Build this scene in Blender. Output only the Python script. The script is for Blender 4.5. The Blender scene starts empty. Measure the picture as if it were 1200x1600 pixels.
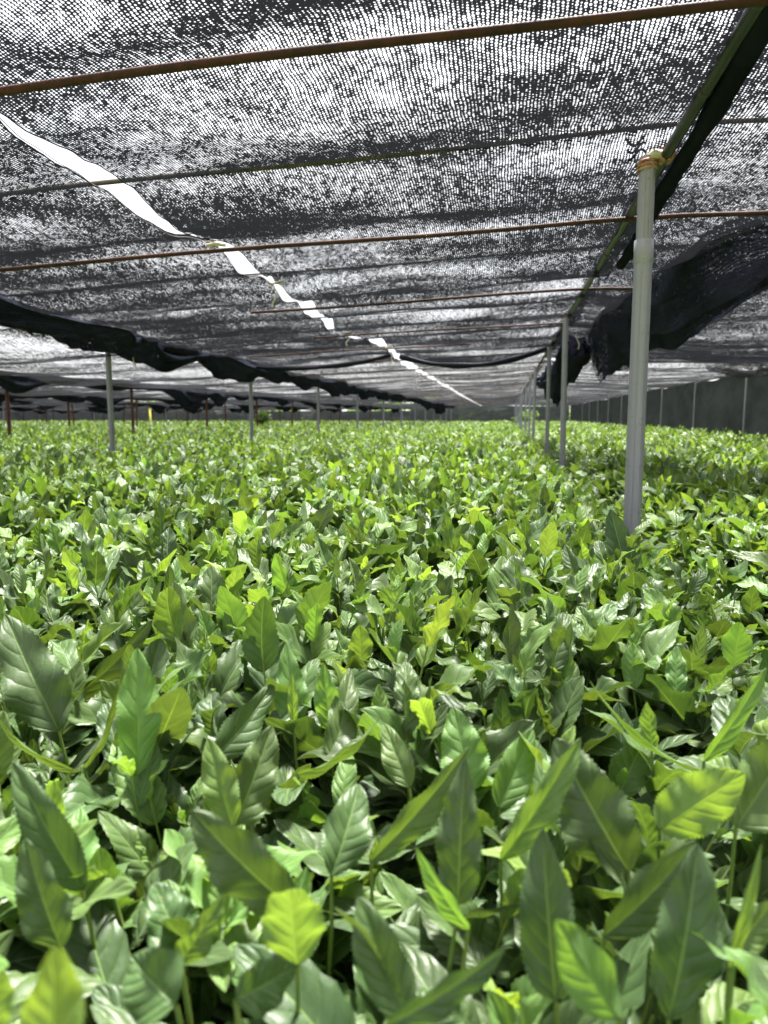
import bpy, math, random
import numpy as np
from math import radians, sin, cos, pi
rng = np.random.default_rng(7); random.seed(7)
S = bpy.context.scene; COL = S.collection

# ------------------------------------------------------------------ camera
CAMZ = 1.15
PITCH, YAW, ROLL = radians(7.3), radians(9.4), radians(0.3)
cam = bpy.data.cameras.new('camera'); co = bpy.data.objects.new('camera', cam); COL.objects.link(co)
co.location = (0, 0, CAMZ)
co.rotation_mode = 'XYZ'
co.rotation_euler = (pi/2 - PITCH, 0, YAW)
cam.sensor_fit = 'VERTICAL'; cam.sensor_height = 36; cam.lens = 26
cam.clip_start = 0.02; cam.clip_end = 2000
cam.dof.use_dof = True; cam.dof.focus_distance = 1.15; cam.dof.aperture_fstop = 7.5
S.camera = co

# ------------------------------------------------------------------ sky, sun, exposure
SUN_EL, SUN_ROT = radians(68), radians(12)        # sun ahead of the camera, high
w = bpy.data.worlds.new('World'); S.world = w; w.use_nodes = True
nt = w.node_tree; nt.nodes.clear()
out = nt.nodes.new('ShaderNodeOutputWorld'); bg = nt.nodes.new('ShaderNodeBackground')
sky = nt.nodes.new('ShaderNodeTexSky'); sky.sky_type = 'NISHITA'; sky.sun_disc = False
sky.sun_elevation = SUN_EL; sky.sun_rotation = SUN_ROT; sky.dust_density = 4; sky.air_density = 1.0; sky.ozone_density = 1
mx = nt.nodes.new('ShaderNodeMix'); mx.data_type = 'RGBA'
tc = nt.nodes.new('ShaderNodeTexCoord'); ns = nt.nodes.new('ShaderNodeTexNoise'); ns.inputs['Scale'].default_value = 2.2; ns.inputs['Detail'].default_value = 5
rp = nt.nodes.new('ShaderNodeMapRange'); rp.inputs[1].default_value = .35; rp.inputs[2].default_value = .6; rp.inputs[3].default_value = .8; rp.inputs[4].default_value = 1
nt.links.new(tc.outputs['Generated'], ns.inputs['Vector']); nt.links.new(ns.outputs['Fac'], rp.inputs[0])
nt.links.new(rp.outputs[0], mx.inputs[0]); nt.links.new(sky.outputs[0], mx.inputs[6])
mx.inputs[7].default_value = (5.2, 5.25, 5.35, 1)      # thin bright cloud, in the sky texture's own units
nt.links.new(mx.outputs[2], bg.inputs['Color']); bg.inputs['Strength'].default_value = 0.07
nt.links.new(bg.outputs[0], out.inputs[0])
sl = bpy.data.lights.new('sun', 'SUN'); sl.energy = 5.0; sl.angle = radians(9); sl.color = (1, .96, .9)
so = bpy.data.objects.new('sun', sl); COL.objects.link(so)
so.rotation_euler = (-(pi/2 - SUN_EL), 0, -SUN_ROT)
S.view_settings.view_transform = 'Standard'; S.view_settings.look = 'None'; S.view_settings.gamma = 1
S.view_settings.exposure = 2.2
S.cycles.max_bounces = 6; S.cycles.diffuse_bounces = 3; S.cycles.glossy_bounces = 2; S.cycles.transmission_bounces = 3
S.cycles.transparent_max_bounces = 12
S.cycles.use_denoising = True

# ------------------------------------------------------------------ projection helper (only for culling what the photo cannot see)
FX = 1155.6
Fv = np.array([-sin(YAW)*cos(PITCH), cos(YAW)*cos(PITCH), -sin(PITCH)]); Rv = np.array([cos(YAW), sin(YAW), 0]); Uv = np.cross(Rv, Fv)
def proj(p):
    v = np.asarray(p, float) - [0, 0, CAMZ]; dz = v @ Fv
    return 600 + FX*(v @ Rv)/dz, 800 - FX*(v @ Uv)/dz, dz

# ------------------------------------------------------------------ helpers
def tag(o, label=None, cat=None, group=None, kind=None):
    if label: o['label'] = label
    if cat: o['category'] = cat
    if group: o['group'] = group
    if kind: o['kind'] = kind
    return o
def empty(name, loc=(0, 0, 0)):
    o = bpy.data.objects.new(name, None); o.location = loc; COL.objects.link(o); return o
def link(name, me, parent=None, loc=None):
    o = bpy.data.objects.new(name, me); COL.objects.link(o)
    if parent is not None:
        o.parent = parent
    if loc is not None: o.location = loc
    return o
def mesh_np(name, V, Q, mats, uv=None, attrs=None, smooth=True, mi=None):
    """V (n,3) verts, Q (m,4) quads, uv per vertex"""
    me = bpy.data.meshes.new(name); V = np.ascontiguousarray(V, np.float32); Q = np.ascontiguousarray(Q, np.int32)
    me.vertices.add(len(V)); me.vertices.foreach_set('co', V.ravel())
    me.loops.add(Q.size); me.loops.foreach_set('vertex_index', Q.ravel())
    me.polygons.add(len(Q)); me.polygons.foreach_set('loop_start', np.arange(0, Q.size, Q.shape[1], dtype=np.int32))
    try: me.polygons.foreach_set('loop_total', np.full(len(Q), Q.shape[1], np.int32))
    except Exception: pass
    if smooth: me.polygons.foreach_set('use_smooth', np.ones(len(Q), bool))
    if not isinstance(mats, (list, tuple)): mats = [mats]
    for m in mats: me.materials.append(m)
    if mi is not None: me.polygons.foreach_set('material_index', np.ascontiguousarray(mi, np.int32))
    if uv is not None:
        ul = me.uv_layers.new(name='UVMap'); ul.data.foreach_set('uv', np.ascontiguousarray(uv[Q.ravel()], np.float32).ravel())
    for k, a in (attrs or {}).items():
        at = me.attributes.new(k, 'FLOAT', 'POINT'); at.data.foreach_set('value', np.ascontiguousarray(a, np.float32))
    me.update(calc_edges=True); me.validate(); return me
def grid_quads(nu, nv):
    i = np.arange(nu-1)[:, None]*nv + np.arange(nv-1)[None, :]
    return np.stack([i, i+1, i+nv+1, i+nv], -1).reshape(-1, 4)
class MB:
    def __init__(s): s.V = []; s.Q = []; s.n = 0; s.UV = []
    def add(s, V, Q, uv=None):
        s.V.append(np.asarray(V, float)); s.Q.append(np.asarray(Q)+s.n); s.n += len(V)
        s.UV.append(np.zeros((len(V), 2)) if uv is None else uv); return s
    def tube(s, pts, r, n=10, cap=True, sq=False, phase=0.0):
        pts = np.asarray(pts, float); m = len(pts); r = np.broadcast_to(np.asarray(r, float), (m,))
        T = np.gradient(pts, axis=0); T /= np.linalg.norm(T, axis=1)[:, None]
        ref = np.array([0, 0, 1.]) if abs(T[0][2]) < .9 else np.array([1., 0, 0])
        A = np.cross(T, ref); A /= np.linalg.norm(A, axis=1)[:, None]; B = np.cross(T, A)
        th = np.arange(n)*2*pi/n + phase
        P = pts[:, None] + r[:, None, None]*(np.cos(th)[None, :, None]*A[:, None] + np.sin(th)[None, :, None]*B[:, None])
        i = np.arange(m-1)[:, None]*n; j = np.arange(n)[None]; k = (j+1) % n
        Q = np.stack([i+j, i+n+j, i+n+k, i+k], -1).reshape(-1, 4)
        L = np.concatenate([[0], np.cumsum(np.linalg.norm(np.diff(pts, axis=0), axis=1))])
        uv = np.stack([np.broadcast_to(th*r.mean(), (m, n)), np.broadcast_to(L[:, None], (m, n))], -1).reshape(-1, 2)
        s.add(P.reshape(-1, 3), Q, uv)
        if cap:
            for e in (0, m-1):
                ring = P[e]; c = ring.mean(0); V = np.vstack([ring, c[None]])
                q = [[a, (a+1) % n, n, n] for a in range(n)]
                # two ring steps per quad keeps every face a quad
                q = [[a, (a+1) % n, (a+2) % n, n] for a in range(0, n, 2)]
                s.add(V, q)
        return s
    def box(s, c, d, rot=0.0):
        c = np.asarray(c, float); h = np.asarray(d, float)/2
        V = np.array([[x, y, z] for x in (-1, 1) for y in (-1, 1) for z in (-1, 1)])*h
        R = np.array([[cos(rot), -sin(rot), 0], [sin(rot), cos(rot), 0], [0, 0, 1]]); V = V @ R.T + c
        Q = [[0, 1, 3, 2], [4, 6, 7, 5], [0, 4, 5, 1], [2, 3, 7, 6], [0, 2, 6, 4], [1, 5, 7, 3]]
        return s.add(V, Q)
    def build(s, name, mat, parent=None, loc=None, smooth=True):
        V = np.concatenate(s.V); 
        if loc is not None: V = V - np.asarray(loc)
        me = mesh_np(name, V, np.concatenate(s.Q), mat, np.concatenate(s.UV), smooth=smooth)
        return link(name, me, parent, loc if parent is None else None)
def wob(seed, dims, octaves=3, base=1.0):
    """smooth pseudo-noise: sum of sines; dims = list of (array, frequency)"""
    r = np.random.default_rng(seed); tot = 0; amp = 1; fr = base
    for o in range(octaves):
        for k in range(3):
            ph = r.uniform(0, 2*pi); arg = ph
            for a, f in dims: arg = arg + a*f*fr*r.uniform(.5, 1.3)*r.choice([-1, 1])
            tot = tot + amp*np.sin(arg)/3
        amp *= .5; fr *= 2.1
    return tot

# ------------------------------------------------------------------ materials
class NT:
    def __init__(s, name):
        s.m = bpy.data.materials.new(name); s.m.use_nodes = True; s.t = s.m.node_tree; s.t.nodes.clear()
        s.out = s.t.nodes.new('ShaderNodeOutputMaterial')
    def n(s, ty, **kw):
        x = s.t.nodes.new(ty)
        for k, v in kw.items(): setattr(x, k, v)
        return x
    def l(s, a, b): s.t.links.new(a, b)
    def setin(s, node, key, v):
        if isinstance(v, bpy.types.NodeSocket): s.l(v, node.inputs[key])
        else: node.inputs[key].default_value = v
    def math(s, op, a, b=0.0, c=None, clamp=False):
        x = s.n('ShaderNodeMath', operation=op, use_clamp=clamp); s.setin(x, 0, a); s.setin(x, 1, b)
        if c is not None: s.setin(x, 2, c)
        return x.outputs[0]
    def noise(s, vec, scale, detail=2, rough=.5, dim='3D'):
        x = s.n('ShaderNodeTexNoise', noise_dimensions=dim); s.setin(x, 'Scale', scale); s.setin(x, 'Detail', detail); s.setin(x, 'Roughness', rough)
        if vec is not None: s.l(vec, x.inputs['Vector'])
        return x.outputs['Fac']
    def mapr(s, v, a, b, c, d):
        x = s.n('ShaderNodeMapRange'); s.setin(x, 0, v); s.setin(x, 1, a); s.setin(x, 2, b); s.setin(x, 3, c); s.setin(x, 4, d); return x.outputs[0]
    def mixc(s, f, a, b, blend='MIX'):
        x = s.n('ShaderNodeMix', data_type='RGBA', blend_type=blend); s.setin(x, 0, f)
        for i, v in ((6, a), (7, b)):
            if isinstance(v, tuple): x.inputs[i].default_value = (*v, 1) if len(v) == 3 else v
            else: s.l(v, x.inputs[i])
        return x.outputs[2]
    def vmul(s, vec, v):
        x = s.n('ShaderNodeVectorMath', operation='MULTIPLY'); s.l(vec, x.inputs[0]); x.inputs[1].default_value = v; return x.outputs[0]
    def bump(s, h, st, dist):
        x = s.n('ShaderNodeBump'); s.setin(x, 'Height', h); s.setin(x, 'Strength', st); s.setin(x, 'Distance', dist); return x.outputs[0]
    def pbsdf(s, col, rough=.5, normal=None, metal=0.0, spec=.5):
        p = s.n('ShaderNodeBsdfPrincipled')
        if isinstance(col, tuple): p.inputs['Base Color'].default_value = (*col, 1)
        else: s.l(col, p.inputs['Base Color'])
        s.setin(p, 'Roughness', rough); s.setin(p, 'Metallic', metal); s.setin(p, 'Specular IOR Level', spec)
        if normal is not None: s.l(normal, p.inputs['Normal'])
        return p.outputs[0]

def net_material(name, openness=.5, thread=(.014, .016, .020), trans=(.003, .003, .004), band=.5, rib=.0095, fleck=.55, warp=.009, ang=.65, bu=.8, bv=3.2):
    k = NT(name); uvn = k.n('ShaderNodeUVMap'); uv = uvn.outputs[0]
    # hand-knitted irregularity: warp the stitches a little
    wn = k.n('ShaderNodeTexNoise', noise_dimensions='2D'); k.l(uv, wn.inputs['Vector']); wn.inputs['Scale'].default_value = 14; wn.inputs['Detail'].default_value = 3
    wv = k.n('ShaderNodeVectorMath', operation='MULTIPLY_ADD'); k.l(wn.outputs['Color'], wv.inputs[0]); wv.inputs[1].default_value = (warp, warp, 0); k.l(uv, wv.inputs[2])
    wp = wv.outputs[0]
    sep = k.n('ShaderNodeSeparateXYZ'); k.l(wp, sep.inputs[0])
    ux = k.math('DIVIDE', sep.outputs[0], rib); cx = k.math('FLOOR', ux)
    off = k.math('MULTIPLY', k.math('MODULO', cx, 2.0), .5)
    vy = k.math('ADD', k.math('DIVIDE', sep.outputs[1], rib*1.05), off); cy = k.math('FLOOR', vy)
    cb = k.n('ShaderNodeCombineXYZ'); k.l(cx, cb.inputs[0]); k.l(cy, cb.inputs[1])
    wh = k.n('ShaderNodeTexWhiteNoise', noise_dimensions='2D'); k.l(cb.outputs[0], wh.inputs['Vector'])
    fx = k.math('SUBTRACT', k.math('FRACT', ux), .5); fy = k.math('SUBTRACT', k.math('FRACT', vy), .5)
    r2 = k.math('ADD', k.math('POWER', k.math('ABSOLUTE', k.math('DIVIDE', fx, .54)), 2.0), k.math('POWER', k.math('ABSOLUTE', k.math('DIVIDE', fy, .66)), 2.0))
    n1 = k.noise(k.vmul(uv, (bu, bv, 1)), 1.0, 3, .55, '2D')              # folds, doubled cloth: broad bands across
    n2 = k.noise(k.vmul(uv, (95, 40, 1)), 1.0, 2, .7, '2D')              # stretched stitches: flecks
    n3 = k.noise(k.vmul(uv, (9, 1.1, 1)), 1.0, 2, .5, '2D')
    thr = k.math('ADD', openness, k.math('MULTIPLY', k.math('SUBTRACT', n1, .5), band*2.2))
    thr = k.math('ADD', thr, k.math('MULTIPLY', k.math('SUBTRACT', n2, .5), fleck*1.5))
    thr = k.math('ADD', thr, k.math('MULTIPLY', k.math('SUBTRACT', n3, .5), .25))
    thr = k.math('ADD', thr, k.math('MULTIPLY', k.math('SUBTRACT', wh.outputs['Value'], .5), .42))
    vo = k.n('ShaderNodeTexVoronoi', voronoi_dimensions='2D'); k.l(k.vmul(wp, (62, 26, 1)), vo.inputs['Vector']); vo.inputs['Scale'].default_value = 1
    vs = k.n('ShaderNodeSeparateColor'); k.l(vo.outputs['Color'], vs.inputs[0]); n4 = vs.outputs[0]
    thr = k.math('ADD', thr, k.math('MULTIPLY', k.math('SUBTRACT', n4, .5), fleck*.75))
    # the knit has thickness: seen square-on it is open, seen along its face it closes
    lw = k.n('ShaderNodeLayerWeight'); lw.inputs['Blend'].default_value = .5
    thr = k.math('ADD', thr, k.math('MULTIPLY', k.math('SUBTRACT', 1.0, lw.outputs['Facing']), ang))
    alpha = k.mapr(k.math('SUBTRACT', r2, thr), -.07, .07, 0, 1)
    dust = k.mapr(k.noise(k.vmul(uv, (1.3, 2.6, 1)), 1.0, 5, .65, '2D'), .3, .7, 0, 1)
    d = k.n('ShaderNodeBsdfDiffuse'); k.l(k.mixc(dust, tuple(c*.6 for c in thread), tuple(c*1.7 for c in thread)), d.inputs[0])
    t = k.n('ShaderNodeBsdfTranslucent'); t.inputs[0].default_value = (*trans, 1)
    g = k.n('ShaderNodeBsdfGlossy'); g.inputs[0].default_value = (.012, .012, .014, 1); g.inputs['Roughness'].default_value = .45
    a1 = k.n('ShaderNodeAddShader'); k.l(d.outputs[0], a1.inputs[0]); k.l(t.outputs[0], a1.inputs[1])
    a2 = k.n('ShaderNodeAddShader'); k.l(a1.outputs[0], a2.inputs[0]); k.l(g.outputs[0], a2.inputs[1])
    tr = k.n('ShaderNodeBsdfTransparent'); mxs = k.n('ShaderNodeMixShader')
    k.l(alpha, mxs.inputs[0]); k.l(tr.outputs[0], mxs.inputs[1]); k.l(a2.outputs[0], mxs.inputs[2]); k.l(mxs.outputs[0], k.out.inputs[0])
    return k.m
M = {}
M['net'] = net_material('black_shade_net', -.20, band=.5, fleck=.32, rib=.0074, ang=.86)
M['net_far'] = net_material('black_shade_net_weathered', .13, band=.5, trans=(.006, .006, .006))
M['net_left'] = net_material('black_shade_net_slack', .17, band=.6, ang=.35, trans=(.006, .006, .006))
M['net_fold'] = net_material('black_shade_net_folded', -.42, thread=(.010, .012, .018), trans=(.003, .003, .005), band=.25, fleck=.35)
M['net_roll'] = net_material('black_net_rolled', -1.0, thread=(.010, .012, .018), trans=(.001, .001, .001), fleck=.2)
M['net_drape'] = net_material('black_net_draped', -.12, thread=(.010, .012, .018), trans=(.003, .003, .005), band=.9, fleck=.45, bu=9, bv=1.4)
M['net_wall'] = net_material('black_screen_net', -.85, thread=(.028, .030, .034), trans=(.008, .009, .010), band=.45, fleck=.3)

def leaf_material():
    k = NT('tea_leaf'); uvn = k.n('ShaderNodeUVMap'); sep = k.n('ShaderNodeSeparateXYZ'); k.l(uvn.outputs[0], sep.inputs[0])
    U, Vv = sep.outputs[0], sep.outputs[1]       # u along 0..1, v across -1..1 stored as 0..1
    v = k.math('ABSOLUTE', k.math('SUBTRACT', k.math('MULTIPLY', Vv, 2.0), 1.0))
    age = k.n('ShaderNodeAttribute', attribute_name='age').outputs['Fac']     # 0 mature .. 1 just unfolded
    rnd = k.n('ShaderNodeAttribute', attribute_name='rnd').outputs['Fac']
    geo = k.n('ShaderNodeNewGeometry'); 
    nz = k.noise(geo.outputs['Position'], 60, 3, .6)
    # lateral veins leave the midrib and curve towards the tip
    ph = k.math('SUBTRACT', k.math('ADD', k.math('MULTIPLY', U, 7.0), k.math('MULTIPLY', k.math('GREATER_THAN', Vv, .5), .6)), k.math('MULTIPLY', k.math('POWER', v, 1.25), 1.5))
    ph = k.math('ADD', ph, k.math('MULTIPLY', rnd, 1.0))
    ph = k.math('ADD', ph, k.math('MULTIPLY', nz, .45))
    tri = k.math('ABSOLUTE', k.math('SUBTRACT', k.math('MULTIPLY', k.math('FRACT', ph), 2.0), 1.0))   # 1 at vein
    vein = k.mapr(tri, .86, 1.0, 0, 1)
    mid = k.mapr(v, .02, .055, 1, 0)
    fade = k.mapr(v, .7, .98, 1, .1)
    veinm = k.math('MAXIMUM', k.math('MULTIPLY', vein, k.math('MULTIPLY', fade, .22)), mid)
    # base colours
    c = k.n('ShaderNodeValToRGB'); k.l(age, c.inputs[0]); cr = c.color_ramp
    cr.elements[0].position = 0; cr.elements[0].color = (.042, .086, .021, 1)
    cr.elements[1].position = 1; cr.elements[1].color = (.21, .35, .06, 1)
    for p, q in ((.25, (.068, .132, .028, 1)), (.55, (.125, .23, .044, 1)), (.8, (.165, .31, .06, 1))):
        e = cr.elements.new(p); e.color = q
    hs = k.n('ShaderNodeHueSaturation'); k.l(c.outputs[0], hs.inputs['Color'])
    k.l(k.math('ADD', .485, k.math('MULTIPLY', rnd, .03)), hs.inputs['Hue']); k.l(k.math('ADD', .75, k.math('MULTIPLY', nz, .5)), hs.inputs['Value']); hs.inputs['Saturation'].default_value = .97
    vc = k.mixc(.55, hs.outputs[0], (.22, .36, .10))
    col = k.mixc(veinm, hs.outputs[0], vc)
    # blister damage spots on a few leaves
    sp = k.noise(geo.outputs['Position'], 240, 2, .5); spm = k.math('MULTIPLY', k.mapr(sp, .70, .74, 0, .8), k.mapr(rnd, .88, .9, 0, 1))
    col = k.mixc(spm, col, (.30, .26, .11))
    # relief: quilted between veins
    quilt = k.math('MULTIPLY', k.math('SUBTRACT', 1.0, k.math('POWER', tri, 2.2)), k.math('MULTIPLY', k.mapr(v, 0, .25, .2, 1), k.mapr(v, .8, 1, 1, .3)))
    h = k.math('ADD', k.math('MULTIPLY', quilt, 1.0), k.math('MULTIPLY', mid, -.55))
    h = k.math('ADD', h, k.math('MULTIPLY', k.noise(geo.outputs['Position'], 420, 2, .5), .18))
    bm = k.bump(h, .6, .0013)
    rough = k.math('ADD', k.mapr(age, 0, 1, .39, .47), k.math('MULTIPLY', nz, .16))
    pb = k.pbsdf(col, rough, bm, spec=.6)
    pbn = pb.node; pbn.inputs['Sheen Weight'].default_value = .10; pbn.inputs['Sheen Roughness'].default_value = .5      # waxy bloom
    # light let through: yellower than the face; the underside lets through most where the leaf is young
    tcol = k.mixc(.9, col, (2.1, 1.85, .6), 'MULTIPLY')
    tl = k.n('ShaderNodeBsdfTranslucent'); k.l(tcol, tl.inputs[0]); k.l(bm, tl.inputs['Normal'])
    ms = k.n('ShaderNodeMixShader'); k.l(k.mapr(age, 0, 1, .20, .36), ms.inputs[0]); k.l(pb, ms.inputs[1]); k.l(tl.outputs[0], ms.inputs[2])
    k.l(ms.outputs[0], k.out.inputs[0]); return k.m
M['leaf'] = leaf_material()
def simple(name, c1, c2, scale, rough, bumpd=0, metal=0.0, spec=.5, lo=.35, hi=.65, detail=5):
    k = NT(name); tc = k.n('ShaderNodeTexCoord'); p = tc.outputs['Object']
    n = k.noise(p, scale, detail, .6); f = k.mapr(n, lo, hi, 0, 1); col = k.mixc(f, c1, c2)
    nm = k.bump(k.noise(p, scale*3, 4, .6), .5, bumpd) if bumpd else None
    k.l(k.pbsdf(col, rough, nm, metal, spec), k.out.inputs[0]); return k.m
M['stem'] = simple('tea_stem', (.11, .20, .04), (.20, .26, .05), 60, .5)
M['twig_shade'] = simple('twig_shade_hull', (.012, .016, .008), (.028, .034, .014), 25, .9, .01)  # hedge interior: twigs, with the shade between them put into the dark colour
M['soil'] = simple('soil', (.05, .035, .022), (.09, .065, .045), 4, .95, .01)
M['grass'] = simple('grass_ground', (.10, .16, .03), (.22, .24, .06), 2, .95, .02)
M['rust'] = simple('rusted_steel', (.032, .009, .007), (.082, .024, .018), 30, .75, .0006)
M['rustpost'] = simple('rust_brown_paint', (.07, .018, .012), (.14, .045, .03), 12, .6, .0005)
M['dull'] = simple('dull_wire', (.04, .035, .03), (.11, .08, .06), 30, .6)
M['green_pipe'] = simple('dark_plastic_pipe', (.013, .014, .015), (.026, .028, .029), 14, .38, .0004)
M['string'] = simple('pale_twine', (.55, .50, .40), (.72, .68, .58), 40, .8)
M['orange'] = simple('orange_tape', (.36, .11, .05), (.50, .36, .24), 45, .6)
M['cream'] = simple('cream_tape', (.55, .45, .30), (.75, .68, .52), 30, .6)
M['yellow'] = simple('yellow_gap', (.65, .62, .04), (.75, .72, .12), 20, .5)
M['bark'] = simple('bark', (.07, .05, .035), (.12, .09, .06), 20, .9, .004)
def post_mat():
    k = NT('grey_post'); tc = k.n('ShaderNodeTexCoord'); p = tc.outputs['Object']
    st = k.noise(k.vmul(p, (60, 60, 1.2)), 1, 4, .6); sp = k.noise(p, 35, 4, .7)
    col = k.mixc(k.mapr(st, .3, .7, 0, 1), (.29, .28, .35), (.39, .375, .46))
    col = k.mixc(k.mapr(sp, .60, .70, 0, .45), col, (.13, .13, .11))
    k.l(k.pbsdf(col, k.mapr(sp, 0, 1, .3, .55), k.bump(st, .4, .0004), 0, .5), k.out.inputs[0]); return k.m
M['post'] = post_mat()

# ------------------------------------------------------------------ ground
def sheet(name, x0, x1, y0, y1, z, mat, nx=2, ny=2, amp=0):
    xs, ys = np.linspace(x0, x1, nx), np.linspace(y0, y1, ny); X, Y = np.meshgrid(xs, ys, indexing='ij')
    Z = z + (amp*wob(3, [(X, 1.7), (Y, 1.7)]) if amp else 0*X)
    V = np.stack([X, Y, Z], -1).reshape(-1, 3)
    return link(name, mesh_np(name, V, grid_quads(nx, ny)[:, ::-1] if False else grid_quads(nx, ny), mat))
tag(sheet('ground', -500, 500, -400, 800, -.06, M['grass']), kind='structure')
tag(sheet('field_soil', -29, 3.6, -3, 41, 0.0, M['soil'], 120, 160, .015), kind='structure')

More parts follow.
